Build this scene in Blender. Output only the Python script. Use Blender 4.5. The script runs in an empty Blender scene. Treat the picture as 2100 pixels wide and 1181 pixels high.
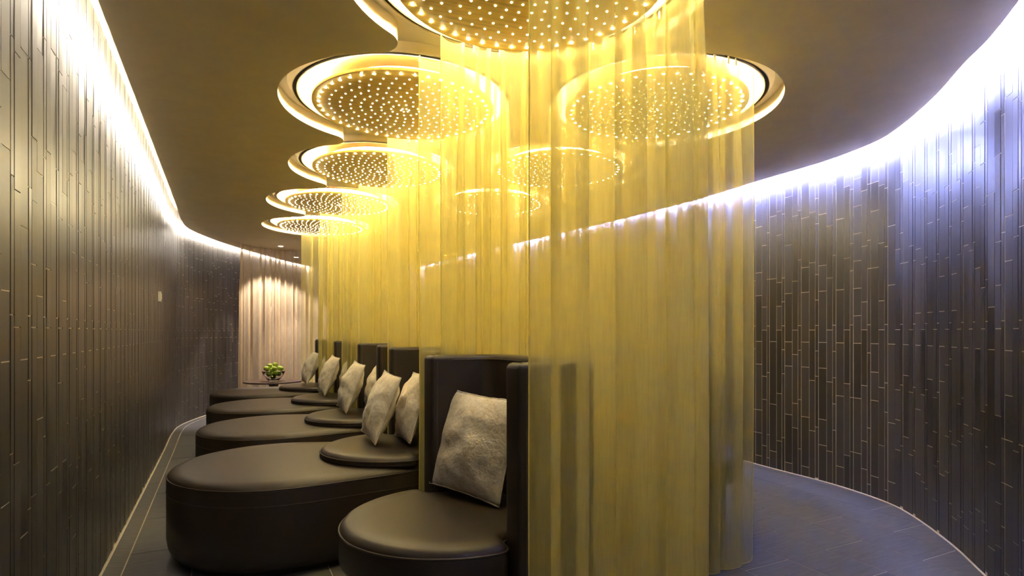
import bpy, bmesh, math, random
from mathutils import Vector, Matrix, noise
from mathutils.geometry import delaunay_2d_cdt

random.seed(11)
S = bpy.context.scene
COL = S.collection
PI = math.pi
F, HZ, EYE = 1180.0, 680.0, 1.31          # focal length in pixels, horizon row, eye height

# ------------------------------------------------------------------ camera, world, exposure
cam_d = bpy.data.cameras.new('camera')
cam_d.sensor_width = 36.0
cam_d.lens = F * 36.0 / 2100.0
cam_d.shift_y = (HZ - 590.5) / 2100.0
cam_d.clip_start = 0.02
cam = bpy.data.objects.new('camera', cam_d)
COL.objects.link(cam)
cam.location = (0, 0, EYE)
cam.rotation_euler = (PI / 2, 0, 0)
S.camera = cam
w = bpy.data.worlds.new('world')
w.use_nodes = True
w.node_tree.nodes['Background'].inputs[0].default_value = (0.02, 0.02, 0.025, 1)
w.node_tree.nodes['Background'].inputs[1].default_value = 0.2
S.world = w
S.view_settings.view_transform = 'Standard'
S.view_settings.look = 'None'
S.view_settings.gamma = 1.0
S.view_settings.use_curve_mapping = False
S.view_settings.exposure = 1.45
try:
    S.cycles.use_denoising = True
    S.cycles.denoiser = 'OPENIMAGEDENOISE'
    S.cycles.transparent_max_bounces = 40
    S.cycles.max_bounces = 12
    S.cycles.diffuse_bounces = 8
    S.cycles.glossy_bounces = 4
    S.cycles.sample_clamp_indirect = 30.0
    S.cycles.caustics_reflective = False
    S.cycles.caustics_refractive = False
except Exception:
    pass
COVE_L, COVE_R = 70.0, 640.0              # strength of the two cove light strips
RING, DOT = 58.0, 8.0                   # lamp ring strip and lamp dots

# ------------------------------------------------------------------ materials
def newmat(name):
    m = bpy.data.materials.new(name)
    m.use_nodes = True
    nt = m.node_tree
    return m, nt, nt.nodes['Principled BSDF']

def lk(nt, a, b):
    nt.links.new(a, b)

def texcoord(nt, scale=(1, 1, 1), src='Object'):
    tc = nt.nodes.new('ShaderNodeTexCoord')
    mp = nt.nodes.new('ShaderNodeMapping')
    mp.inputs['Scale'].default_value = scale
    lk(nt, tc.outputs[src], mp.inputs['Vector'])
    return mp.outputs['Vector']

def add_noise(nt, vec, scale, detail=4, rough=0.55):
    n = nt.nodes.new('ShaderNodeTexNoise')
    n.inputs['Scale'].default_value = scale
    n.inputs['Detail'].default_value = detail
    n.inputs['Roughness'].default_value = rough
    lk(nt, vec, n.inputs['Vector'])
    return n

def ramp(nt, fac, stops):
    r = nt.nodes.new('ShaderNodeValToRGB')
    e = r.color_ramp.elements
    while len(e) < len(stops):
        e.new(0.5)
    for i, (p, c) in enumerate(stops):
        e[i].position = p
        e[i].color = (*c, 1)
    lk(nt, fac, r.inputs['Fac'])
    return r

def add_bump(nt, p, h, strength, dist=0.002):
    b = nt.nodes.new('ShaderNodeBump')
    b.inputs['Strength'].default_value = strength
    b.inputs['Distance'].default_value = dist
    lk(nt, h, b.inputs['Height'])
    lk(nt, b.outputs['Normal'], p.inputs['Normal'])

def plain(name, col, rough=0.5, metal=0.0, spec=0.5, bumpscale=0, bumpstr=0.1, vary=0.12):
    m, nt, p = newmat(name)
    v = texcoord(nt)
    n = add_noise(nt, v, bumpscale or 6.0)
    lo = tuple(c * (1 - vary) for c in col)
    hi = tuple(min(1, c * (1 + vary)) for c in col)
    r = ramp(nt, n.outputs['Fac'], [(0.3, lo), (0.7, hi)])
    lk(nt, r.outputs['Color'], p.inputs['Base Color'])
    p.inputs['Roughness'].default_value = rough
    p.inputs['Metallic'].default_value = metal
    p.inputs['Specular IOR Level'].default_value = spec
    if bumpscale:
        add_bump(nt, p, n.outputs['Fac'], bumpstr)
    return m

def emit(name, col, strength):
    m = bpy.data.materials.new(name)
    m.use_nodes = True
    nt = m.node_tree
    nt.nodes.clear()
    e = nt.nodes.new('ShaderNodeEmission')
    e.inputs['Color'].default_value = (*col, 1)
    e.inputs['Strength'].default_value = strength
    o = nt.nodes.new('ShaderNodeOutputMaterial')
    lk(nt, e.outputs[0], o.inputs[0])
    return m

def tile_mat():
    m, nt, p = newmat('wall_tile')
    oi = nt.nodes.new('ShaderNodeAttribute')
    oi.attribute_name = 'tone'
    ri = nt.nodes.new('ShaderNodeObjectInfo')
    ad = nt.nodes.new('ShaderNodeMath'); ad.operation = 'ADD'
    lk(nt, oi.outputs['Fac'], ad.inputs[0]); lk(nt, ri.outputs['Random'], ad.inputs[1])
    fr = nt.nodes.new('ShaderNodeMath'); fr.operation = 'FRACT'
    lk(nt, ad.outputs[0], fr.inputs[0])
    r = ramp(nt, fr.outputs[0], [(0.0, (0.028, 0.025, 0.026)), (0.5, (0.042, 0.038, 0.040)), (1.0, (0.056, 0.051, 0.053))])
    lk(nt, r.outputs['Color'], p.inputs['Base Color'])
    mr = nt.nodes.new('ShaderNodeMapRange')
    mr.inputs['To Min'].default_value = 0.30
    mr.inputs['To Max'].default_value = 0.42
    lk(nt, fr.outputs[0], mr.inputs['Value'])
    lk(nt, mr.outputs[0], p.inputs['Roughness'])
    p.inputs['Specular IOR Level'].default_value = 0.5
    v = texcoord(nt)
    n = add_noise(nt, v, 90.0, 3)
    add_bump(nt, p, n.outputs['Fac'], 0.06, 0.002)
    return m

def floor_mat():
    m, nt, p = newmat('floor_tile')
    v = texcoord(nt, (2, 14, 2))
    n = add_noise(nt, v, 3.0, 5)
    r = ramp(nt, n.outputs['Fac'], [(0.3, (0.115, 0.120, 0.14)), (0.7, (0.16, 0.165, 0.19))])
    lk(nt, r.outputs['Color'], p.inputs['Base Color'])
    p.inputs['Roughness'].default_value = 0.5
    add_bump(nt, p, n.outputs['Fac'], 0.05, 0.002)
    return m

def leather_mat():
    m, nt, p = newmat('brown_leather')
    v = texcoord(nt)
    n = add_noise(nt, v, 260.0, 3)
    n2 = add_noise(nt, v, 3.0, 3)
    r = ramp(nt, n2.outputs['Fac'], [(0.3, (0.026, 0.018, 0.013)), (0.7, (0.034, 0.025, 0.018))])
    lk(nt, r.outputs['Color'], p.inputs['Base Color'])
    p.inputs['Roughness'].default_value = 0.42
    p.inputs['Specular IOR Level'].default_value = 0.55
    add_bump(nt, p, n.outputs['Fac'], 0.16, 0.0015)
    return m

def velvet_mat():
    m, nt, p = newmat('crushed_velvet')
    v = texcoord(nt)
    n = add_noise(nt, v, 17.0, 6, 0.7)
    n2 = add_noise(nt, v, 70.0, 3)
    r = ramp(nt, n.outputs['Fac'], [(0.30, (0.44, 0.38, 0.31)), (0.42, (0.74, 0.68, 0.60)), (0.60, (0.92, 0.88, 0.82))])
    lk(nt, r.outputs['Color'], p.inputs['Base Color'])
    p.inputs['Roughness'].default_value = 0.7
    p.inputs['Sheen Weight'].default_value = 0.5
    p.inputs['Sheen Roughness'].default_value = 0.4
    ad = nt.nodes.new('ShaderNodeMath'); ad.operation = 'MULTIPLY_ADD'
    ad.inputs[1].default_value = 0.35
    lk(nt, n2.outputs['Fac'], ad.inputs[0]); lk(nt, n.outputs['Fac'], ad.inputs[2])
    add_bump(nt, p, ad.outputs[0], 0.6, 0.012)
    return m

def sheer_mat(name, col, tcol, alpha_lo, alpha_hi):
    m = bpy.data.materials.new(name)
    m.use_nodes = True
    nt = m.node_tree
    nt.nodes.clear()
    o = nt.nodes.new('ShaderNodeOutputMaterial')
    df = nt.nodes.new('ShaderNodeBsdfDiffuse'); df.inputs['Color'].default_value = (*col, 1)
    tl = nt.nodes.new('ShaderNodeBsdfTranslucent'); tl.inputs['Color'].default_value = (*col, 1)
    tr = nt.nodes.new('ShaderNodeBsdfTransparent'); tr.inputs['Color'].default_value = (*tcol, 1)
    mx = nt.nodes.new('ShaderNodeMixShader'); mx.inputs[0].default_value = 0.5
    lk(nt, df.outputs[0], mx.inputs[1]); lk(nt, tl.outputs[0], mx.inputs[2])
    v = texcoord(nt, (110, 110, 9))
    n = add_noise(nt, v, 1.0, 4, 0.6)
    mr = nt.nodes.new('ShaderNodeMapRange')
    mr.inputs['From Min'].default_value = 0.3; mr.inputs['From Max'].default_value = 0.7
    mr.inputs['To Min'].default_value = alpha_lo; mr.inputs['To Max'].default_value = alpha_hi
    lk(nt, n.outputs['Fac'], mr.inputs['Value'])
    m2 = nt.nodes.new('ShaderNodeMixShader')
    lk(nt, mr.outputs[0], m2.inputs[0])
    lk(nt, tr.outputs[0], m2.inputs[1]); lk(nt, mx.outputs[0], m2.inputs[2])
    lk(nt, m2.outputs[0], o.inputs[0])
    return m

def veneer_mat():
    m, nt, p = newmat('gold_veneer')
    v = texcoord(nt, (1.2, 16, 1))
    n = add_noise(nt, v, 3.0, 6, 0.6)
    r = ramp(nt, n.outputs['Fac'], [(0.3, (0.46, 0.29, 0.05)), (0.5, (0.68, 0.45, 0.08)), (0.75, (0.76, 0.52, 0.11))])
    lk(nt, r.outputs['Color'], p.inputs['Base Color'])
    p.inputs['Roughness'].default_value = 0.42
    p.inputs['Metallic'].default_value = 0.0
    return m

def glass_mat():
    m, nt, p = newmat('clear_glass')
    n = add_noise(nt, texcoord(nt), 8.0)
    r = ramp(nt, n.outputs['Fac'], [(0.3, (0.92, 0.95, 0.93)), (0.7, (0.98, 1, 0.99))])
    lk(nt, r.outputs['Color'], p.inputs['Base Color'])
    p.inputs['Roughness'].default_value = 0.02
    p.inputs['Transmission Weight'].default_value = 1.0
    p.inputs['IOR'].default_value = 1.3
    return m

def apple_mat():
    m, nt, p = newmat('green_apple_skin')
    n = add_noise(nt, texcoord(nt), 16.0, 4)
    r = ramp(nt, n.outputs['Fac'], [(0.3, (0.24, 0.38, 0.02)), (0.7, (0.50, 0.62, 0.08))])
    lk(nt, r.outputs['Color'], p.inputs['Base Color'])
    p.inputs['Roughness'].default_value = 0.28
    return m

M_TILE, M_FLOOR, M_LEATHER, M_VELVET = tile_mat(), floor_mat(), leather_mat(), velvet_mat()
M_GROUT = plain('grout', (0.74, 0.68, 0.60), 0.9)
M_CEIL = plain('ceiling_paint', (0.74, 0.65, 0.45), 0.85, vary=0.04)
M_CREAM = plain('cream_plaster', (0.74, 0.68, 0.58), 0.6, vary=0.03)
M_DARK = plain('dark_metal', (0.02, 0.018, 0.016), 0.5)
M_PIPE = plain('leather_piping', (0.055, 0.042, 0.033), 0.45)
M_PLINTH = plain('black_plinth', (0.012, 0.011, 0.010), 0.6)
M_WHITE = plain('white_plastic', (0.8, 0.78, 0.74), 0.4, vary=0.03)
M_WOOD = plain('dark_wood', (0.075, 0.045, 0.035), 0.38, vary=0.3)
M_STEM = plain('apple_stem', (0.08, 0.05, 0.02), 0.7)
M_VENEER, M_GLASS, M_APPLE = veneer_mat(), glass_mat(), apple_mat()
M_YELLOW = sheer_mat('yellow_sheer', (0.93, 0.855, 0.35), (1.0, 0.99, 0.95), 0.34, 0.39)
M_YHEM = sheer_mat('yellow_hem', (0.93, 0.855, 0.35), (1.0, 0.99, 0.95), 0.7, 0.85)
M_BEIGE = sheer_mat('beige_sheer', (0.78, 0.66, 0.50), (1.0, 0.96, 0.9), 0.45, 0.62)
M_COVE_L = emit('cove_light_neutral', (1.0, 0.91, 0.80), COVE_L)
M_COVE_R = emit('cove_light_cool', (0.36, 0.42, 1.0), COVE_R)
M_RING = emit('ring_light_warm', (1.0, 0.85, 0.52), RING)
M_DOT = emit('dot_light_warm', (1.0, 0.86, 0.50), DOT)
M_DOT2 = emit('dot_light_bright', (1.0, 0.88, 0.56), DOT * 19.0)
M_DOWN = emit('downlight_lens', (1.0, 0.86, 0.7), 14.0)

# ------------------------------------------------------------------ object helpers
def link(name, data, parent=None, loc=None, rotz=0.0):
    o = bpy.data.objects.new(name, data)
    COL.objects.link(o)
    if parent is not None:
        o.parent = parent
    if loc is not None:
        o.location = loc
    if rotz:
        o.rotation_euler = (0, 0, rotz)
    return o

def tag(o, label=None, cat=None, group=None, kind=None):
    if label: o['label'] = label
    if cat: o['category'] = cat
    if group: o['group'] = group
    if kind: o['kind'] = kind
    return o

def mesh_py(name, verts, faces, mat, smooth=False):
    me = bpy.data.meshes.new(name)
    me.from_pydata(verts, [], faces)
    me.materials.append(mat)
    if smooth:
        me.polygons.foreach_set('use_smooth', [True] * len(me.polygons))
    me.update()
    return me

def mesh_bm(name, bm, mat, smooth=False):
    me = bpy.data.meshes.new(name)
    bmesh.ops.recalc_face_normals(bm, faces=bm.faces[:])
    bm.to_mesh(me)
    bm.free()
    me.materials.append(mat)
    if smooth:
        me.polygons.foreach_set('use_smooth', [True] * len(me.polygons))
    return me

def autosmooth(me, ang=35):
    me.polygons.foreach_set('use_smooth', [True] * len(me.polygons))
    me.set_sharp_from_angle(angle=math.radians(ang))
    return me

def lathe(name, prof, mat, n=72, smooth=True, sharp=None):
    """Surface of revolution about z; prof = [(r, z)]."""
    V, Fc = [], []
    rings = []
    for r, z in prof:
        if r < 1e-6:
            rings.append([len(V)]); V.append((0, 0, z))
        else:
            rings.append(list(range(len(V), len(V) + n)))
            for k in range(n):
                a = 2 * PI * k / n
                V.append((r * math.cos(a), r * math.sin(a), z))
    for a, b in zip(rings, rings[1:]):
        for k in range(n):
            k2 = (k + 1) % n
            if len(a) == 1 and len(b) > 1:
                Fc.append((a[0], b[k2], b[k]))
            elif len(b) == 1 and len(a) > 1:
                Fc.append((a[k], a[k2], b[0]))
            elif len(a) > 1:
                Fc.append((a[k], a[k2], b[k2], b[k]))
    me = mesh_py(name, V, Fc, mat, smooth)
    if sharp:
        me.set_sharp_from_angle(angle=math.radians(sharp))
    return me

def tube(name, pts, r, mat, closed=False, n=6):
    V, Fc = [], []
    m = len(pts)
    for i, p in enumerate(pts):
        p = Vector(p)
        a = Vector(pts[(i - 1) % m] if (closed or i > 0) else pts[i])
        b = Vector(pts[(i + 1) % m] if (closed or i < m - 1) else pts[i])
        t = (b - a).normalized()
        up = Vector((0, 0, 1)) if abs(t.z) < 0.9 else Vector((1, 0, 0))
        s = t.cross(up).normalized(); u = s.cross(t)
        for k in range(n):
            q = 2 * PI * k / n
            V.append(tuple(p + s * (r * math.cos(q)) + u * (r * math.sin(q))))
    for i in range(m if closed else m - 1):
        j = (i + 1) % m
        for k in range(n):
            k2 = (k + 1) % n
            Fc.append((i * n + k, i * n + k2, j * n + k2, j * n + k))
    return mesh_py(name, V, Fc, mat, True)

def in_poly(x, y, P):
    c = False
    j = len(P) - 1
    for i in range(len(P)):
        if (P[i][1] > y) != (P[j][1] > y) and x < (P[j][0] - P[i][0]) * (y - P[i][1]) / (P[j][1] - P[i][1]) + P[i][0]:
            c = not c
        j = i
    return c

def plate(name, outer, holes, z, mat):
    """Flat face at height z, bounded by outer, with holes cut out."""
    loops = [outer] + holes
    V, E = [], []
    for L in loops:
        b = len(V)
        V += [Vector((p[0], p[1])) for p in L]
        E += [(b + i, b + (i + 1) % len(L)) for i in range(len(L))]
    v, e, f, *_ = delaunay_2d_cdt(V, E, [], 0, 1e-6)
    keep = []
    for t in f:
        cx = sum(v[i].x for i in t) / len(t); cy = sum(v[i].y for i in t) / len(t)
        if in_poly(cx, cy, outer) and not any(in_poly(cx, cy, h) for h in holes):
            keep.append(tuple(reversed(t)))
    return mesh_py(name, [(p.x, p.y, z) for p in v], keep, mat)

def catmull(P, step=0.05):
    """Dense arc-length polyline through the points P."""
    out = []
    for i in range(len(P) - 1):
        p0 = Vector(P[max(i - 1, 0)]); p1 = Vector(P[i]); p2 = Vector(P[i + 1]); p3 = Vector(P[min(i + 2, len(P) - 1)])
        n = max(4, int((p2 - p1).length / step))
        for k in range(n):
            t = k / n
            out.append(0.5 * ((2 * p1) + (p2 - p0) * t + (2 * p0 - 5 * p1 + 4 * p2 - p3) * t * t + (3 * p1 - p0 - 3 * p2 + p3) * t ** 3))
    out.append(Vector(P[-1]))
    return out

class Path:
    def __init__(self, P):
        self.p = catmull(P)
        self.s = [0.0]
        for a, b in zip(self.p, self.p[1:]):
            self.s.append(self.s[-1] + (b - a).length)
        self.len = self.s[-1]
    def at(self, s):
        s = min(max(s, 0), self.len)
        lo, hi = 0, len(self.s) - 1
        while hi - lo > 1:
            m = (lo + hi) // 2
            if self.s[m] <= s: lo = m
            else: hi = m
        d = self.s[hi] - self.s[lo]
        t = (s - self.s[lo]) / d if d else 0
        return self.p[lo].lerp(self.p[hi], t), (self.p[hi] - self.p[lo]).normalized()
    def offset(self, d, step=0.08, s0=0.0, s1=None):
        s1 = self.len if s1 is None else s1
        n = max(2, int((s1 - s0) / step))
        out = []
        for k in range(n + 1):
            p, t = self.at(s0 + (s1 - s0) * k / n)
            out.append((p.x + d * -t.y, p.y + d * t.x))      # d > 0: to the left of travel
        return out

def proj(x, y, z):
    if y < 0.05:
        return None
    return 1050 + F * x / y, HZ - F * (z - EYE) / y

# ------------------------------------------------------------------ the place: measured plan
ZC = 2.76                                  # ceiling height
ZTOP = 2.98
WL = Path([(-0.95, -1.2), (-0.95, -0.2), (-1.2, 0.9), (-1.66, 1.95), (-2.22, 3.09), (-3.17, 4.99), (-3.85, 6.35),
           (-4.38, 7.4), (-4.66, 8.1), (-4.80, 9.0), (-4.84, 10.0), (-4.78, 11.5), (-4.6, 13.0)])
WR = Path([(1.2, -1.2), (1.24, -0.2), (1.6, 0.95), (2.36, 2.565), (2.55, 3.085), (2.72, 3.55), (2.86, 4.1), (2.88, 4.45),
           (2.76, 4.95), (2.49, 5.54), (2.19, 6.25), (1.81, 6.95), (1.43, 7.6), (0.84, 8.5), (0.0, 9.8), (-0.9, 11.2), (-2.0, 13.0)])
PODS = {'1': (0.075, 2.40), '2': (-0.70, 3.77), '3': (-1.20, 5.22), '4': (-1.98, 6.60), '5': (-2.66, 8.05),
        '2R': (0.93, 3.77), '3R': (0.42, 5.22), '4R': (-0.22, 6.60), '5R': (-0.95, 8.00)}
R_DISC, R_TRACK, R_LOBE, R_FIL = 0.58, 0.68, 0.775, 0.13

# ---- ceiling with the cloud-shaped recess
def cloud():
    order = ['1', '2R', '3R', '4R', '5R', '5', '4', '3', '2']
    C = [Vector(PODS[k]) for k in order]
    n = len(C)
    Fi = []
    for i in range(n):
        a, b = C[i], C[(i + 1) % n]
        d = (b - a).length
        m = (a + b) / 2
        t = (b - a).normalized()
        nr = Vector((t.y, -t.x))
        Fi.append(m + nr * math.sqrt(max((R_LOBE + R_FIL) ** 2 - d * d / 4, 0.001)))
    out = []
    for i in range(n):
        fp, fn = Fi[i - 1], Fi[i]
        a0 = math.atan2(*(fp - C[i]).yx); a1 = math.atan2(*(fn - C[i]).yx)
        while a1 <= a0: a1 += 2 * PI
        k = max(6, int((a1 - a0) / 0.07))
        for j in range(k + 1):
            a = a0 + (a1 - a0) * j / k
            out.append((C[i].x + R_LOBE * math.cos(a), C[i].y + R_LOBE * math.sin(a)))
        b0 = math.atan2(*(C[i] - fn).yx); b1 = math.atan2(*(C[(i + 1) % n] - fn).yx)
        while b1 >= b0: b1 -= 2 * PI
        k = max(6, int((b0 - b1) / 0.12))
        for j in range(1, k):
            a = b0 + (b1 - b0) * j / k
            out.append((fn.x + R_FIL * math.cos(a), fn.y + R_FIL * math.sin(a)))
    return out

CLOUD = cloud()
GAP = 0.11
left_edge = WL.offset(-GAP)
right_edge = WR.offset(GAP)
ceil_outer = left_edge + list(reversed(right_edge))
ceiling = tag(link('ceiling', plate('ceiling', ceil_outer, [CLOUD], ZC, M_CEIL)), kind='structure')
# top of the light slot
lid_outer = WL.offset(0.12) + list(reversed(WR.offset(-0.12)))
link('slot_lid', plate('slot_lid', lid_outer, [], ZTOP + 0.02, M_CEIL), ceiling)

def wall_strip(name, pts, z0, z1, mat, closed=False, smooth=True, flip=False):
    V, Fc = [], []
    for x, y in pts:
        V += [(x, y, z0), (x, y, z1)]
    n = len(pts)
    for i in range(n if closed else n - 1):
        j = (i + 1) % n
        q = (2 * i, 2 * j, 2 * j + 1, 2 * i + 1)
        Fc.append(tuple(reversed(q)) if flip else q)
    return mesh_py(name, V, Fc, mat, smooth)

link('ceiling_edge', wall_strip('ceiling_edge', left_edge, ZC, ZC + 0.06, M_CEIL), ceiling)
link('ceiling_edge', wall_strip('ceiling_edge', right_edge, ZC, ZC + 0.06, M_CEIL), ceiling)
def circle(c, r, n=64):
    return [(c[0] + r * math.cos(2 * PI * k / n), c[1] + r * math.sin(2 * PI * k / n)) for k in range(n)]
REC = 0.095
link('recess_fascia', wall_strip('recess_fascia', CLOUD, ZC, ZC + REC, M_CREAM, True), ceiling)
link('recess_top', plate('recess_top', CLOUD, [circle(c, 0.72) for c in PODS.values()], ZC + REC, M_CREAM), ceiling)

# ---- floor: grout slab and single tiles laid parallel to the walls
floor_outer = WL.offset(0.10) + list(reversed(WR.offset(-0.10)))
floor = tag(link('floor', plate('floor', floor_outer, [], -0.0018, M_GROUT)), kind='structure')
A_FL = math.radians(26.57)
U = Vector((math.cos(A_FL), math.sin(A_FL))); Vv = Vector((-math.sin(A_FL), math.cos(A_FL)))
TW, TL, GR = 0.3399, 0.71, 0.006

def box_mesh(name, w, d, h, mat, cache={}):
    """Box centred in x and y, standing on z = 0, shared between alike pieces."""
    key = (name, round(w, 3), round(d, 4), round(h, 3))
    if key not in cache:
        x, y = w / 2, d / 2
        V = [(-x, -y, 0), (x, -y, 0), (x, y, 0), (-x, y, 0), (-x, -y, h), (x, -y, h), (x, y, h), (-x, y, h)]
        Fc = [(3, 2, 1, 0), (4, 5, 6, 7), (0, 1, 5, 4), (1, 2, 6, 5), (2, 3, 7, 6), (3, 0, 4, 7)]
        cache[key] = mesh_py(name, V, Fc, mat)
    return cache[key]

room_poly = WL.offset(0.0) + list(reversed(WR.offset(0.0)))
BORDER = 0.105
field_poly = WL.offset(-0.03) + list(reversed(WR.offset(-0.02)))
def clip_poly_tile(c, w, l):
    """Tile outline (in plan) cut where it would run past the field's edge: coarse marching along its sides."""
    pts = []
    for su, sv in ((-1, -1), (1, -1), (1, 1), (-1, 1)):
        pts.append(c + U * (su * w / 2) + Vv * (sv * l / 2))
    return pts
full, cut, rest = [], [], []
for i in range(-14, 26):
    for j in range(-6, 24):
        cu = -0.4985 + i * TW + TW / 2
        cv = j * TL + (0.355 if i % 2 else 0.0) + 0.12
        c = U * cu + Vv * cv
        cs = clip_poly_tile(c, TW - GR, TL - GR)
        ins = [in_poly(p.x, p.y, field_poly) for p in cs]
        if all(ins):
            full.append(c)
        elif any(ins) or in_poly(c.x, c.y, field_poly):
            cut.append((c, cs))
for c in full:
    o = link('floor_tile', box_mesh('floor_tile', TW - GR, TL - GR, 0.012, M_FLOOR), floor, (c.x, c.y, -0.012), A_FL)
# tiles cut along the walls: each keeps the shape of its own cut
def clipped(cs):
    """Sample the tile as thin strips along its length, each strip kept where it lies inside the field."""
    a, b, d = cs[0], cs[1] - cs[0], cs[3] - cs[0]
    n = 16
    lows, highs = [], []
    for k in range(n + 1):
        t = k / n
        inside = []
        for q in range(97):
            p = a + b * t + d * (q / 96)
            if in_poly(p.x, p.y, field_poly):
                inside.append(q / 96)
        if inside:
            lows.append(a + b * t + d * min(inside)); highs.append(a + b * t + d * max(inside))
    return lows + list(reversed(highs)) if len(lows) > 1 else None
for c, cs in cut:
    P = clipped(cs)
    if P:
        n = len(P)
        Vt = [(p.x - c.x, p.y - c.y, 0.0) for p in P] + [(p.x - c.x, p.y - c.y, -0.012) for p in P]
        Fc = [tuple(range(n)), tuple(reversed(range(n, 2 * n)))] + [(k, k + n, (k + 1) % n + n, (k + 1) % n) for k in range(n)]
        link('floor_tile', mesh_py('floor_tile', Vt, Fc, M_FLOOR), floor, (c.x, c.y, 0))
# border tiles along the left wall
s = 0.3
while s < WL.len - 0.75:
    s1 = s + 0.70
    a = WL.offset(-0.010, 0.06, s, s1 - 0.006); b = WL.offset(-BORDER, 0.06, s, s1 - 0.006)
    P = a + list(reversed(b))
    n = len(P)
    c = P[0]
    Vt = [(p[0] - c[0], p[1] - c[1], 0.0025) for p in P] + [(p[0] - c[0], p[1] - c[1], 0.0004) for p in P]
    na = len(a)
    Fc = [(k, k + 1, n - 2 - k, n - 1 - k) for k in range(na - 1)] + [(k, (k + 1) % n, (k + 1) % n + n, k + n) for k in range(n)]
    me = mesh_py('border_tile', Vt, Fc, M_FLOOR)
    link('border_tile', me, floor, (c[0], c[1], 0))
    s = s1
# pale joint between border and field, and between border tiles
ja, jb = WL.offset(-0.004, 0.06, 0.2), WL.offset(-BORDER - 0.006, 0.06, 0.2)
Vt = [(x, y, 0.0012) for x, y in ja] + [(x, y, 0.0012) for x, y in jb]
link('border_joint', mesh_py('border_joint', Vt, [(k, k + 1, len(ja) + k + 1, len(ja) + k) for k in range(len(ja) - 1)], M_GROUT), floor)
# pale joint between floor and walls
tag(link('trim_1', tube('trim_1', [(x, y, 0.001) for x, y in WL.offset(-0.012)], 0.006, M_GROUT)), kind='structure')
tag(link('trim_2', tube('trim_2', [(x, y, 0.001) for x, y in WR.offset(0.012)], 0.006, M_GROUT)), kind='structure')

# ---- tiled walls
W3 = (0.028, 0.054, 0.076)
BASE = (1.365, 1.325, 1.215)
def tiled_wall(name, path, side, s_start, view):
    """side = +1: the room lies to the left of travel. Backing in grout colour, tiles proud of it by uneven amounts."""
    root = tag(link(name, wall_strip(name, path.offset(-0.0008 * side, 0.03), 0.0, ZTOP, M_GROUT, False, True, side > 0)), kind='structure')
    rnd = random.Random(5 if side > 0 else 8)
    tiles = []
    s, col = s_start, 0
    while s < path.len - 0.1:
        wd = W3[col % 3]
        p, t = path.at(s + wd / 2)
        nrm = Vector((-t.y, t.x)) * side
        base = BASE[col % 3]
        zs = [base]
        z = base
        while z < ZTOP:
            z += rnd.choice((0.225, 0.45, 0.45, 0.6)); zs.append(min(z, ZTOP))
        z = base
        while z > 0:
            z -= rnd.choice((0.225, 0.45, 0.45, 0.6)); zs.insert(0, max(z, 0.0))
        proud_c = (0.0016, 0.0024, 0.0010)[col % 3]
        for z0, z1 in zip(zs, zs[1:]):
            if z1 - z0 < 0.02:
                continue
            proud = proud_c + rnd.uniform(-0.0003, 0.0008)
            yaw = rnd.gauss(0, 0.004); pitch = rnd.uniform(-0.0012, 0.0012)
            tiles.append((s, p, t, nrm, wd, z0, z1, proud, yaw, pitch, rnd.random()))
        s += wd + 0.0050
        col += 1
    def size(tl):
        s, p, t, nrm, wd, z0, z1, *_ = tl
        a = proj(p.x - t.x * wd / 2, p.y - t.y * wd / 2, z0); b = proj(p.x + t.x * wd / 2, p.y + t.y * wd / 2, z1)
        if not a or not b:
            return 0
        x0, x1 = sorted((a[0], b[0])); y0, y1 = sorted((a[1], b[1]))
        x0, x1 = max(x0, view[0]), min(x1, view[1]); y0, y1 = max(y0, 0), min(y1, 1181)
        return max(0, x1 - x0) * max(0, y1 - y0)
    tiles.sort(key=size, reverse=True)
    def matrix(tl):
        s, p, t, nrm, wd, z0, z1, proud, yaw, pitch, tone = tl
        q = p + nrm * (proud - 0.005)          # front face proud of the grout, body set into it
        return Matrix.Translation((q.x, q.y, z0 + 0.0021)) @ Matrix.Rotation(math.atan2(t.y, t.x) + yaw, 4, 'Z') @ Matrix.Rotation(pitch, 4, 'X')
    for tl in tiles[:300]:
        me = box_mesh('wall_tile', tl[4], 0.010, tl[6] - tl[5] - 0.0042, M_TILE)
        o = link('wall_tile', me, root)
        o.matrix_local = matrix(tl)
    V, Fc, tone = [], [], []
    for tl in tiles[300:]:
        me = box_mesh('wall_tile', tl[4], 0.010, tl[6] - tl[5] - 0.0042, M_TILE)
        mt = matrix(tl); b = len(V)
        V += [tuple(mt @ v.co) for v in me.vertices]
        for f in me.polygons:
            Fc.append(tuple(b + k for k in f.vertices)); tone.append(tl[10])
    me = mesh_py('wall_tile_field', V, Fc, M_TILE)
    at = me.attributes.new('tone', 'FLOAT', 'FACE')
    at.data.foreach_set('value', tone)
    tag(link('wall_tile_field', me, root), kind='stuff')
    return root

tiled_wall('wall_left', WL, -1, 0.05, (0, 500))
tiled_wall('wall_right', WR, +1, 0.05, (1500, 2100))
for nm, (xa, ya), (xb, yb) in (('wall_back', (-4.6, 13.0), (-2.0, 13.0)), ('wall_front', (1.2, -1.2), (-0.95, -1.2))):
    tag(link(nm, wall_strip(nm, [(xa, ya), (xb, yb)], 0, ZTOP, M_CEIL)), kind='structure')

# ---- cove light strips lying in the slot between ceiling and wall
def strip(name, path, d, mat, label):
    o = link(name, wall_strip(name, path.offset(d, 0.1, 0.3), ZC + 0.03, ZC + 0.058, mat, False, True, d < 0))
    return tag(o, label, 'light strip')
strip('cove_light_strip', WL, -GAP + 0.006, M_COVE_L, 'warm white light strip hidden in the ceiling slot along the left brown tiled wall')
strip('cove_light_strip', WR, GAP - 0.006, M_COVE_R, 'bluish white light strip hidden in the ceiling slot along the right tiled wall')

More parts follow.
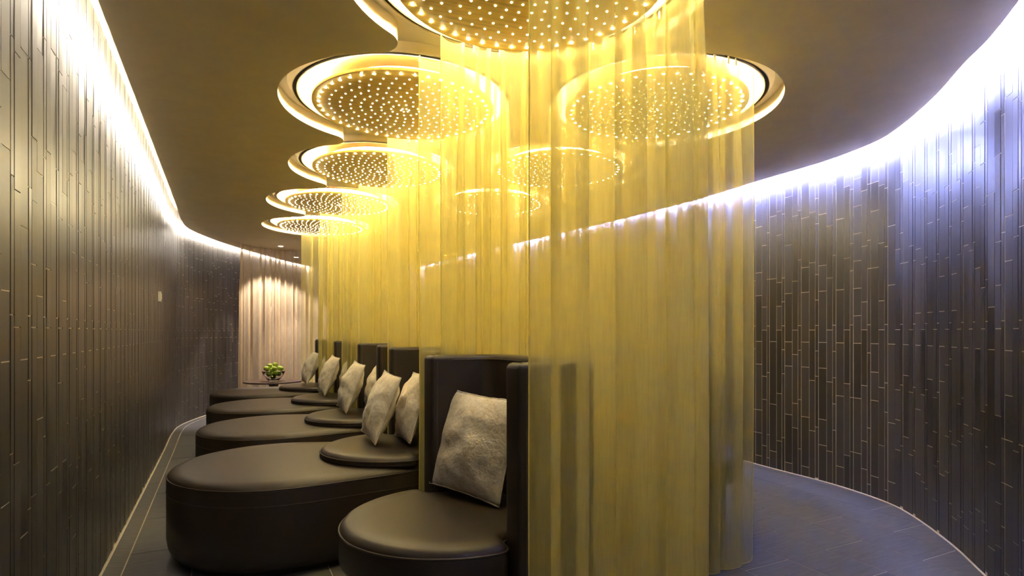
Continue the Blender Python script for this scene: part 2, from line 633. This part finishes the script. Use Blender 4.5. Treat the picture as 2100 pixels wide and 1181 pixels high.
# ------------------------------------------------------------------ seats
def outline_loft(name, outline, levels, mat, dome=0.0, cap_bottom=False):
    """Solid from a plan outline (CCW list): levels = [(inset, z)] from the bottom up, then domed over at the top."""
    n = len(outline)
    P = [Vector(p) for p in outline]
    N = []
    for i in range(n):
        t = (P[(i + 1) % n] - P[i - 1]).normalized()
        N.append(Vector((-t.y, t.x)))                       # inward for CCW
    V, Fc = [], []
    for ins, z in levels:
        for p, nn in zip(P, N):
            q = p + nn * ins
            V.append((q.x, q.y, z))
    L = len(levels)
    ins, zt = levels[-1]
    top = [p + nn * ins for p, nn in zip(P, N)]
    c = sum(top, Vector((0, 0))) / n
    for k, f in enumerate((0.8, 0.55, 0.28)):
        for q in top:
            r = c + (q - c) * f
            V.append((r.x, r.y, zt + dome * (1 - f * f)))
        L += 1
    for l in range(L - 1):
        for i in range(n):
            j = (i + 1) % n
            Fc.append((l * n + i, l * n + j, (l + 1) * n + j, (l + 1) * n + i))
    V.append((c.x, c.y, zt + dome))
    for i in range(n):
        Fc.append(((L - 1) * n + i, (L - 1) * n + (i + 1) % n, len(V) - 1))
    if cap_bottom:
        Fc.append(tuple(reversed(range(n))))
    return mesh_py(name, V, Fc, mat, True)

def resample(P, step=0.03):
    out = []
    n = len(P)
    for i in range(n):
        a, b = Vector(P[i]), Vector(P[(i + 1) % n])
        k = max(1, int((b - a).length / step))
        for q in range(k):
            out.append(tuple(a.lerp(b, q / k)))
    return out

def smooth_loop(P, it):
    for _ in range(it):
        n = len(P)
        P = [((P[i - 1][0] + 2 * P[i][0] + P[(i + 1) % n][0]) / 4, (P[i - 1][1] + 2 * P[i][1] + P[(i + 1) % n][1]) / 4) for i in range(n)]
    return P

HW, TH, DEP, ZB = 0.475, 0.115, 0.46, 1.195     # shell half width, thickness, depth, height
ZS, ZO = 0.555, 0.512                            # seat top, footrest top
IW = HW - TH
def shell_path(off):
    """U-shaped plan line at distance off inside the outer face, from the far wing tip round the back to the near wing tip."""
    r = 0.20 - off
    x0 = -DEP + off; y0 = HW - off
    pts = [(0.0, y0), (-0.12, y0), (x0 + r, y0)]
    for k in range(1, 9):
        a = PI / 2 + (PI / 2) * k / 8
        pts.append((x0 + r + r * math.cos(a), y0 - r + r * math.sin(a)))
    m = [(x, -y) for x, y in reversed(pts)]
    return pts + m

def make_shell(parent, zlow):
    po, pi_ = shell_path(0.0), shell_path(TH)
    bm = bmesh.new()
    rows = []
    for a, b in zip(po, pi_):
        rows.append([bm.verts.new((a[0], a[1], zlow)), bm.verts.new((b[0], b[1], zlow)),
                     bm.verts.new((b[0], b[1], ZB)), bm.verts.new((a[0], a[1], ZB))])
    for r0, r1 in zip(rows, rows[1:]):
        for k in range(4):
            bm.faces.new((r0[k], r0[(k + 1) % 4], r1[(k + 1) % 4], r1[k]))
    bm.faces.new(rows[0]); bm.faces.new(list(reversed(rows[-1])))
    bmesh.ops.recalc_face_normals(bm, faces=bm.faces[:])
    ed = [e for e in bm.edges if len(e.link_faces) == 2 and e.calc_face_angle(0) > 0.9 and max(v.co.z for v in e.verts) > zlow + 0.01]
    bmesh.ops.bevel(bm, geom=ed, offset=0.024, segments=4, profile=0.5, affect='EDGES')
    o = link('back_shell', autosmooth(mesh_bm('back_shell', bm, M_LEATHER), 50), parent)
    # stitched seams a little inside the wing fronts and along the top
    pm = shell_path(TH - 0.006)
    for sy in (1, -1):
        x = -0.030
        link('seam', tube('seam', [(x, sy * (IW - 0.0005), zlow + 0.3), (x, sy * (IW - 0.0005), ZB - 0.03), (x, sy * (IW + 0.03), ZB + 0.0005),
                                   (x, sy * (HW - 0.03), ZB + 0.0005), (x, sy * (HW + 0.0005), ZB - 0.03), (x, sy * (HW + 0.0005), zlow + 0.3)], 0.0022, M_PIPE), o)
    link('seam', tube('seam', [(a, b, ZB - 0.022) for a, b in shell_path(TH + 0.001)][1:-1], 0.0025, M_PIPE), o)
    return o

def seat_outline(front, half):
    """Round front that overlaps the wing tips, then a notch and a straight tail between the wings."""
    P = []
    n = 40
    for k in range(n + 1):
        a = -PI / 2 + PI * k / n
        P.append((0.035 + (front - 0.035) * math.cos(a), half * math.sin(a)))
    P += [(0.018, half - 0.03), (0.016, IW - 0.004), (-0.02, IW - 0.012), (-DEP + TH + 0.13, IW - 0.012), (-DEP + TH + 0.03, IW - 0.11)]
    P += [(-DEP + TH + 0.03, -IW + 0.11), (-DEP + TH + 0.13, -IW + 0.012), (-0.02, -IW + 0.012), (0.016, -IW + 0.004), (0.018, -half + 0.03)]
    return smooth_loop(resample(P, 0.022), 2)

SEAT = seat_outline(0.54, 0.465)
def footrest_outline(cx, r, back=0.45, cy=-0.08):
    P = []
    d = cx - 0.03
    a0 = math.radians(100)
    for k in range(49):
        a = -a0 + 2 * a0 * k / 48
        P.append((cx + r * math.cos(a), cy + r * math.sin(a)))
    P += [(0.03, back), (-0.10, IW - 0.01), (-0.10, -IW + 0.01), (0.03, -back)]
    return smooth_loop(resample(P, 0.03), 12)

def ring_at(outline, ins, z):
    n = len(outline)
    P = [Vector(p) for p in outline]
    out = []
    for i in range(n):
        t = (P[(i + 1) % n] - P[i - 1]).normalized()
        q = P[i] + Vector((-t.y, t.x)) * ins
        out.append((q.x, q.y, z))
    return out

PROTO = {}
def make_seat(kind):
    root = bpy.data.objects.new('lounge_chair' if kind == 'chair' else 'chaise_lounge', None)
    COL.objects.link(root)
    root.empty_display_size = 0.2
    make_shell(root, 0.03)
    if kind == 'chair':
        st = link('seat', outline_loft('seat', SEAT, [(0.03, 0.395), (0.004, 0.402), (0.0, 0.415), (0.0, 0.522), (0.006, 0.536), (0.018, 0.549), (0.032, 0.555)], M_LEATHER, 0.0, True), root)
        link('piping', tube('piping', ring_at(SEAT, 0.001, 0.526), 0.005, M_PIPE, True), st)
        base = smooth_loop(resample([(0.035 + 0.40 * math.cos(a), 0.36 * math.sin(a)) for a in [(-PI / 2 + PI * k / 24) for k in range(25)]] + [(-0.30, 0.30), (-0.30, -0.30)], 0.04), 2)
        link('base', outline_loft('base', base, [(0.0, 0.0), (0.0, 0.40)], M_LEATHER), root)
    else:
        fo = footrest_outline(0.76, 0.63)
        ft = link('footrest', outline_loft('footrest', fo, [(0.075, 0.03), (0.03, 0.045), (0.008, 0.085), (0.0, 0.14), (0.0, 0.465), (0.004, 0.482), (0.016, 0.497), (0.038, 0.508), (0.075, 0.513)], M_LEATHER, 0.004), root)
        link('piping', tube('piping', ring_at(fo, 0.0015, 0.479), 0.0035, M_PIPE, True), ft)
        link('seam', tube('seam', ring_at(fo, -0.0005, 0.395), 0.0018, M_PIPE, True), ft)
        link('plinth', outline_loft('plinth', fo, [(0.10, 0.0), (0.10, 0.06)], M_PLINTH), ft)
        st = link('seat', outline_loft('seat', SEAT, [(0.022, 0.50), (0.004, 0.512), (0.0, 0.52), (0.0, 0.541), (0.006, 0.552), (0.018, 0.563), (0.034, 0.570)], M_LEATHER, 0.0), root)
        link('piping', tube('piping', ring_at(SEAT, 0.001, 0.545), 0.0042, M_PIPE, True), st)
        link('piping', tube('piping', ring_at(SEAT, 0.002, 0.524), 0.003, M_PIPE, True), st)
    return root

def copy_tree(o, parent=None):
    c = o.copy()
    COL.objects.link(c)
    c.parent = parent
    for ch in [x for x in bpy.data.objects if x.parent == o]:
        copy_tree(ch, c)
    return c

SEATS = {'1': ((-0.205, 2.44), 211), '2': ((-0.72, 3.85), 205), '3': ((-1.33, 5.27), 206), '4': ((-1.99, 6.68), 207), '5': ((-2.70, 8.10), 208), '2R': ((0.99, 3.75), 27)}
chair = make_seat('chair')
chaise = make_seat('chaise')
lab = {'1': 'dark brown leather wing chair nearest the camera with one velvet pillow and no footrest',
       '2': 'brown leather chaise nearest the camera, its rounded footrest largest of the row',
       '3': 'second brown leather chaise from the camera, between the nearest footrest and the third',
       '4': 'third brown leather chaise from the camera, second from the round table with apples',
       '5': 'farthest brown leather chaise, right in front of the round table with green apples',
       '2R': 'leather wing chair facing the right wall, seen faintly through the yellow sheer curtain'}
used = {'chair': False, 'chaise': False}
for k, (p, a) in SEATS.items():
    kd = 'chair' if k in ('1', '2R') else 'chaise'
    src = chair if kd == 'chair' else chaise
    o = src if not used[kd] else copy_tree(src)
    used[kd] = True
    o.location = (p[0], p[1], 0)
    o.rotation_euler = (0, 0, math.radians(a))
    if k == '1':
        o.scale = (0.95, 0.95, 1.0)
    tag(o, lab[k], 'chair' if kd == 'chair' else 'chaise', 'leather wing chairs' if kd == 'chair' else 'leather chaises in a row')

# ------------------------------------------------------------------ velvet pillows
def pillow_mesh(seed, size=0.46, thick=0.085):
    n = 30
    V, Fc = [], []
    rnd = random.Random(seed)
    ox = rnd.uniform(0, 50)
    for side in (1, -1):
        for i in range(n + 1):
            for j in range(n + 1):
                u = -1 + 2 * i / n; v = -1 + 2 * j / n
                prof = max(0.0, (1 - abs(u) ** 2.2) * (1 - abs(v) ** 2.2)) ** 0.75
                pin = 1 - 0.045 * (1 - v * v); pin2 = 1 - 0.045 * (1 - u * u)
                x = u * size / 2 * pin; z = v * size / 2 * pin2
                wr = noise.noise(Vector((u * 2.6 + ox, v * 2.6, side))) * 0.5 + noise.noise(Vector((u * 6 + ox, v * 3.5, side * 3))) * 0.28
                y = side * (thick * prof * (1 + 0.45 * wr) + 0.0)
                e = noise.noise(Vector((u * 5 + ox, v * 5, 7))) * 0.003
                V.append((x + e, y, z + e))
    m = (n + 1) ** 2
    for s_ in range(2):
        for i in range(n):
            for j in range(n):
                a = s_ * m + i * (n + 1) + j
                q = (a, a + n + 1, a + n + 2, a + 1)
                Fc.append(q if s_ == 1 else tuple(reversed(q)))
    bm = bmesh.new()
    me = mesh_py('pillow', V, Fc, M_VELVET, True)
    bm.from_mesh(me)
    bmesh.ops.remove_doubles(bm, verts=bm.verts[:], dist=0.0008)
    bmesh.ops.recalc_face_normals(bm, faces=bm.faces[:])
    bm.to_mesh(me); bm.free()
    me.polygons.foreach_set('use_smooth', [True] * len(me.polygons))
    edge = []
    for i in range(n): edge.append(i * (n + 1))
    for j in range(n): edge.append(n * (n + 1) + j)
    for i in range(n, 0, -1): edge.append(i * (n + 1) + n)
    for j in range(n, 0, -1): edge.append(j)
    return me, [V[k] for k in edge]

def pillow(name, label, pos, face, lean, roll, seed, group, size=0.46, thick=0.085, zseat=0.576):
    """pos: where the middle of its bottom edge rests; face: plan angle it faces; lean: tilt back."""
    me, edge = pillow_mesh(seed, size, thick)
    o = link(name, me)
    link('edge_seam', tube('edge_seam', edge, 0.0035, M_VELVET, True), o)
    q = Matrix.Rotation(math.radians(face) + PI / 2, 4, 'Z') @ Matrix.Rotation(-lean, 4, 'X') @ Matrix.Rotation(roll, 4, 'Y')
    lowest = min((q @ v.co).z for v in me.vertices)
    piv = q @ Vector((0, 0, -size / 2))
    o.matrix_world = Matrix.Translation((pos[0] - piv.x, pos[1] - piv.y, zseat - lowest + 0.002)) @ q
    return tag(o, label, 'pillow', group)

pillow('velvet_pillow', 'silvery crushed velvet pillow standing in the nearest wing chair', (-0.225, 2.60), 228, 0.27, 0.05, 3, 'crushed velvet pillows', 0.46, 0.08, 0.561)
def seat_pos(k, f, l):
    (x, y), a = SEATS[k]
    a = math.radians(a)
    return x + f * math.cos(a) - l * math.sin(a) * -1 * -1, y + f * math.sin(a) + l * math.cos(a)
PW = [('2', 'nearest chaise', 0.21, -0.16, 0.01, -0.02, 10), ('3', 'second chaise from the camera', 0.195, -0.18, -0.03, -0.04, 20),
      ('4', 'third chaise from the camera', 0.195, -0.14, -0.03, -0.02, 30), ('5', 'farthest chaise', 0.195, -0.15, -0.03, -0.03, 40)]
for k, nm, f1, l1, f2, l2, sd in PW:
    a = SEATS[k][1]
    pillow('velvet_pillow', 'front crushed velvet pillow of the pair on the ' + nm, seat_pos(k, f1, l1), a + 2, 0.36, 0.05, sd, 'crushed velvet pillows')
    pillow('velvet_pillow', 'rear pale velvet pillow leaning behind another on the ' + nm, seat_pos(k, f2, l2), a - 2, 0.30, -0.04, sd + 1, 'crushed velvet pillows')

# ------------------------------------------------------------------ ceiling lamps: dotted discs with a glowing cove ring
dot_me = lathe('light_dot', [(0.0054, 0.002), (0.0054, -0.0015), (0.004, -0.003), (0.0, -0.0035)], M_DOT, 8)
dot_me2 = lathe('light_dot', [(0.0075, 0.002), (0.0075, -0.0015), (0.005, -0.003), (0.0, -0.0035)], M_DOT2, 8)
disc_me = lathe('disc', [(0.0, 0.0), (0.2, 0.0), (0.4, 0.0), (R_DISC - 0.003, 0.0), (R_DISC, 0.003), (R_DISC, 0.016), (R_DISC - 0.003, 0.019), (0.0, 0.019)], M_VENEER, 96, True, 40)
cove_me = lathe('cove_ring', [(0.668, 0.048), (0.655, 0.050), (0.650, 0.062), (0.635, 0.095), (0.60, 0.128), (0.54, 0.148), (0.46, 0.156), (0.30, 0.158), (0.0, 0.16)], M_CREAM, 96)
mold_me = lathe('molding', [(0.722, REC), (0.712, 0.082), (0.703, 0.062), (0.694, 0.050), (0.690, 0.048), (0.690, 0.075)], M_CREAM, 96)
track_me = lathe('curtain_track', [(0.690, 0.058), (0.668, 0.058)], M_DARK, 96)
def led_ring_mesh():
    V, Fc = [], []
    n = 150
    for k in range(n):
        a = 2 * PI * (k + 0.5) / n
        t, r_ = Vector((-math.sin(a), math.cos(a), 0)), Vector((math.cos(a), math.sin(a), 0))
        for z in (0.052, 0.072):
            c = r_ * 0.455 + Vector((0, 0, z))
            b = len(V)
            for su, sz in ((-1, -1), (1, -1), (1, 1), (-1, 1)):
                V.append(tuple(c + t * (0.0075 * su) + Vector((0, 0, 0.006 * sz))))
            Fc.append((b, b + 1, b + 2, b + 3))
    return mesh_py('led_strip', V, Fc, M_RING)
led_me = led_ring_mesh()
rail_me = lathe('strip_rail', [(0.453, 0.019), (0.453, 0.082), (0.445, 0.082), (0.445, 0.019)], M_WHITE, 96, True, 40)
rod_me = lathe('hanger', [(0.05, 0.019), (0.05, 0.159)], M_WHITE, 16)
RINGS = [0.538 - 0.064 * k for k in range(9)]
lamp_lab = {'1': 'large dotted golden ceiling disc at the top, above the nearest wing chair',
            '2': 'dotted ceiling disc lamp on the left, above the nearest chaise',
            '3': 'third dotted ceiling disc lamp on the left, above the second chaise',
            '4': 'small dotted ceiling disc lamp, second from the back of the row',
            '5': 'farthest and smallest dotted ceiling disc lamp of the left row',
            '2R': 'dotted ceiling disc lamp on the right, half behind yellow sheer curtains',
            '3R': 'dotted ceiling disc lamp hidden behind curtains, behind the right disc',
            '4R': 'dotted ceiling disc lamp hidden behind curtains, third on the right side'}
for k in lamp_lab:
    c = PODS[k]
    root = link('disc_lamp', None, None, (c[0], c[1], ZC))
    tag(root, lamp_lab[k], 'ceiling lamp', 'dotted ceiling disc lamps')
    d = link('disc', disc_me, root)
    d.rotation_euler = (0, 0, math.radians(20))
    link('cove_ring', cove_me, root)
    link('molding', mold_me, root)
    link('curtain_track', track_me, root)
    rail = link('strip_rail', rail_me, root)
    link('led_strip', led_me, rail)
    link('hanger', rod_me, root)
    for q, r in enumerate(RINGS):
        n = max(6, round(44 * (r / RINGS[0]) ** 0.72))
        for j in range(n):
            a = 2 * PI * (j + 0.5 * (q % 2)) / n
            link('light_dot', dot_me2 if q == 0 else dot_me, root, (r * math.cos(a), r * math.sin(a), 0.0))

# ------------------------------------------------------------------ sheer curtains
hook_me = box_mesh('curtain_hook', 0.010, 0.004, 0.045, M_WHITE)
def curtain(name, label, c, r, a0, a1, z0, z1, mat, seed, fold=0.125, amp=0.036, group=None, hooks=False, hem=None, track=True):
    rnd = random.Random(seed)
    L = math.radians(a1 - a0) * r
    # uneven folds: a warped phase along the track
    knots, amps, lap = [0.0], [], []
    dense = False
    while knots[-1] < L:                                    # flat see-through lengths and tight laps take turns
        if dense:
            wf = rnd.uniform(0.040, 0.075); lap.append(rnd.uniform(4.0, 8.0)); amps.append(rnd.uniform(0.8, 1.3))
        else:
            wf = rnd.uniform(0.7, 1.7) * fold; lap.append(rnd.uniform(-0.4, 0.6)); amps.append(rnd.uniform(0.25, 0.7))
        knots.append(knots[-1] + wf)
        dense = not dense
    nf = len(lap)
    tot = knots[-1]
    knots = [q / tot for q in knots]
    amps.append(amps[-1]); lap.append(lap[-1])
    V, Fc = [], []
    per, rows = 16, 22
    cols = nf * per
    for i in range(cols + 1):
        b, f = divmod(i, per)
        b = min(b, nf - 1) if i == cols else b
        f = 1.0 if i == cols else f / per
        t = knots[b] + (knots[b + 1] - knots[b]) * f
        for j in range(rows + 1):
            h = j / rows
            z = z1 + (z0 - z1) * h
            opening = 0.45 + 0.55 * min(1, h * 4)
            A = amp * amps[b] * opening * (1 + 0.2 * h)
            ph = 2 * PI * f
            wob = 0.014 * noise.noise(Vector((t * 9 + seed, h * 1.7, 3.0))) * h
            rad = r + A * (1 - math.cos(ph)) * 0.6 - 0.02 + wob
            wfold = (knots[b + 1] - knots[b]) * L
            slide = -lap[b] * wfold / (2 * PI) * math.sin(ph) * (0.55 + 0.45 * opening) + 0.012 * h * noise.noise(Vector((t * 6, h * 2.3, seed)))
            a = math.radians(a0) + (t * L + slide) / r
            dz = -0.012 * abs(math.sin(ph / 2)) if j == 0 else 0.0
            V.append((rad * math.cos(a), rad * math.sin(a), z + dz))
    for i in range(cols):
        for j in range(rows):
            q = i * (rows + 1) + j
            Fc.append((q, q + 1, q + rows + 2, q + rows + 1))
    me = mesh_py(name, V, Fc, mat, True)
    o = link(name, me, None, (c[0], c[1], 0))
    tag(o, label, 'curtain', group)
    # heading tape, bottom hem and the stitched leading edges
    if hem:
        def band(pick, nm, rr):
            link(nm, tube(nm, pick, rr, hem, n=4), o)
        band([V[i * (rows + 1) + rows] for i in range(0, cols + 1, 1)], 'hem', 0.0016)
        band([V[j] for j in range(rows + 1)], 'edge_hem', 0.0022)
        band([V[cols * (rows + 1) + j] for j in range(rows + 1)], 'edge_hem', 0.0022)
    if hooks:
        for b in range(nf):
            v = V[b * per * (rows + 1)]
            a = math.atan2(v[1], v[0])
            link('curtain_hook', hook_me, o, (r * math.cos(a), r * math.sin(a), ZC + 0.012), a + PI / 2)
    return o

ZT = ZC + 0.045
CUR = [('1', -92, 131, 'yellow sheer curtain nearest the camera, wrapping the near wing chair', 1, 0.12),
       ('2', -73, 112, 'yellow sheer curtain behind the pillows of the nearest chaise', 2, 0.12),
       ('3', -67, 121, 'yellow sheer curtain behind the second chaise', 3, 0.11),
       ('4', -71, 125, 'yellow sheer curtain behind the third chaise from the camera', 4, 0.11),
       ('5', -62, 134, 'farthest yellow sheer curtain, behind the farthest chaise', 5, 0.11),
       ('2R', 75, 313, 'yellow sheer curtain on the right with narrow folds beside the floor', 6, 0.12),
       ('3R', 70, 300, 'yellow sheer curtain hidden behind the right curtain', 7, 0.12),
       ('4R', 70, 300, 'yellow sheer curtain hidden deep behind the curtains on the right', 8, 0.12)]
for k, a0, a1, lb, sd, fo in CUR:
    curtain('sheer_curtain', lb, PODS[k], R_TRACK, a0, a1, 0.022, ZT, M_YELLOW, sd, fo, 0.036, 'yellow sheer curtains round the seats',
            hooks=k in ('1', '2', '2R'), hem=M_YHEM)
curtain('sheer_curtain', 'beige sheer curtain behind the round table at the far end', (-3.62, 9.50), 0.82, 62, 192, 0.02, ZC - 0.004, M_BEIGE, 9, 0.13, 0.04,
        None, hem=M_BEIGE)

# ------------------------------------------------------------------ far end: table, bowl, apples, downlights
tb = link('side_table', None, None, (-3.84, 9.27, 0))
tag(tb, 'round dark wooden table behind the farthest chaise, carrying a bowl', 'table')
link('table_top', lathe('table_top', [(0.0, 0.495), (0.44, 0.495), (0.455, 0.502), (0.455, 0.514), (0.45, 0.52), (0.0, 0.52)], M_WOOD, 64, True, 40), tb)
link('pedestal', lathe('pedestal', [(0.09, 0.02), (0.06, 0.10), (0.05, 0.30), (0.08, 0.495)], M_WOOD, 32), tb)
link('foot', lathe('foot', [(0.0, 0.0), (0.26, 0.0), (0.27, 0.012), (0.25, 0.022), (0.0, 0.03)], M_WOOD, 48, True, 40), tb)
BX, BY, BZ, KB = -3.80, 9.17, 0.52, 1.2
bowl_prof = [(r * KB, z * KB) for r, z in [(0.0, 0.004), (0.05, 0.004), (0.05, 0.0), (0.06, 0.0), (0.062, 0.010), (0.09, 0.035), (0.125, 0.08), (0.145, 0.13), (0.148, 0.135), (0.142, 0.133), (0.120, 0.084), (0.086, 0.042), (0.055, 0.018), (0.0, 0.014)]]
tag(link('glass_bowl', lathe('glass_bowl', bowl_prof, M_GLASS, 48), None, (BX, BY, BZ)), 'clear glass bowl heaped with green apples on the round table', 'bowl')
ap_prof = [(0.0, -0.030), (0.012, -0.034), (0.024, -0.030), (0.036, -0.014), (0.040, 0.006), (0.036, 0.023), (0.024, 0.033), (0.012, 0.033), (0.004, 0.028), (0.0, 0.026)]
ap_me = lathe('green_apple', ap_prof, M_APPLE, 24)
st_me = tube('stem', [(0, 0, 0.026), (0.002, 0, 0.036), (0.006, 0.001, 0.046)], 0.0016, M_STEM)
spots = [(0.0, -0.012, 0.053)] + [(0.066 * math.cos(a), 0.066 * math.sin(a), 0.098) for a in (0.3, 1.56, 2.82, 4.05, 5.3)]
spots += [(0.098 * math.cos(a), 0.098 * math.sin(a), 0.168) for a in (0.0, 1.05, 2.1, 3.14, 4.19, 5.24)] + [(-0.02, 0.02, 0.150), (0.005, 0.045, 0.215), (-0.035, -0.035, 0.205)]
where = ['toward the right', 'toward the back', 'toward the left', 'toward the left front', 'toward the right front']
where6 = ['at the right', 'at the back right', 'at the back left', 'at the left', 'at the front left', 'at the front right']
ap_lab = ['lowest green apple inside the glass bowl'] + ['green apple in the middle layer of the bowl, ' + q for q in where] + \
         ['green apple on the glass bowl rim ' + q for q in where6] + \
         ['green apple at the core of the heap in the bowl', 'topmost green apple of the heap, toward the back', 'green apple on top of the heap, toward the left front']
rnd = random.Random(4)
for (x, y, z), lb in zip(spots, ap_lab):
    o = link('green_apple', ap_me, None, (BX + x * KB, BY + y * KB, BZ + z * KB))
    o.scale = (1.03, 1.03, 1.03)
    o.rotation_euler = (rnd.uniform(-0.6, 0.6), rnd.uniform(-0.6, 0.6), rnd.uniform(0, 6))
    link('stem', st_me, o)
    tag(o, lb, 'apple', 'green apples in the bowl')

def downlight(x, y, label, power):
    root = link('downlight', None, None, (x, y, ZC))
    tag(root, label, 'downlight', 'recessed downlights')
    link('bezel', lathe('bezel', [(0.040, 0.0), (0.058, 0.0), (0.058, -0.006), (0.043, -0.006), (0.040, 0.0)], M_WHITE, 32, True, 40), root)
    link('lens', lathe('lens', [(0.0, -0.002), (0.041, -0.002)], M_DOWN, 24), root)
    ld = bpy.data.lights.new('downlight_beam', 'SPOT')
    ld.energy = power; ld.color = (1.0, 0.82, 0.66); ld.spot_size = math.radians(84); ld.spot_blend = 0.35; ld.shadow_soft_size = 0.03
    link('beam', ld, root, (0, 0, -0.02))
downlight(-3.92, 9.75, 'recessed ceiling downlight in front of the beige curtain', 130)
downlight(-4.20, 11.2, 'recessed ceiling downlight behind the beige curtain', 110)

# ------------------------------------------------------------------ wall switch
p, t = WL.at(min((abs(WL.at(q / 100 * WL.len)[0].y - 5.87), q / 100 * WL.len) for q in range(101))[1])
sw = link('wall_switch', None, None, (p.x + t.y * 0.012, p.y - t.x * 0.012, 1.62))
sw.rotation_euler = (0, 0, math.atan2(t.y, t.x))
tag(sw, 'small white switch on the left tiled wall', 'switch')
link('plate', box_mesh('plate', 0.085, 0.022, 0.10, M_WHITE), sw)
link('rocker', box_mesh('rocker', 0.04, 0.034, 0.06, M_WHITE), sw, (0, 0, 0.02))
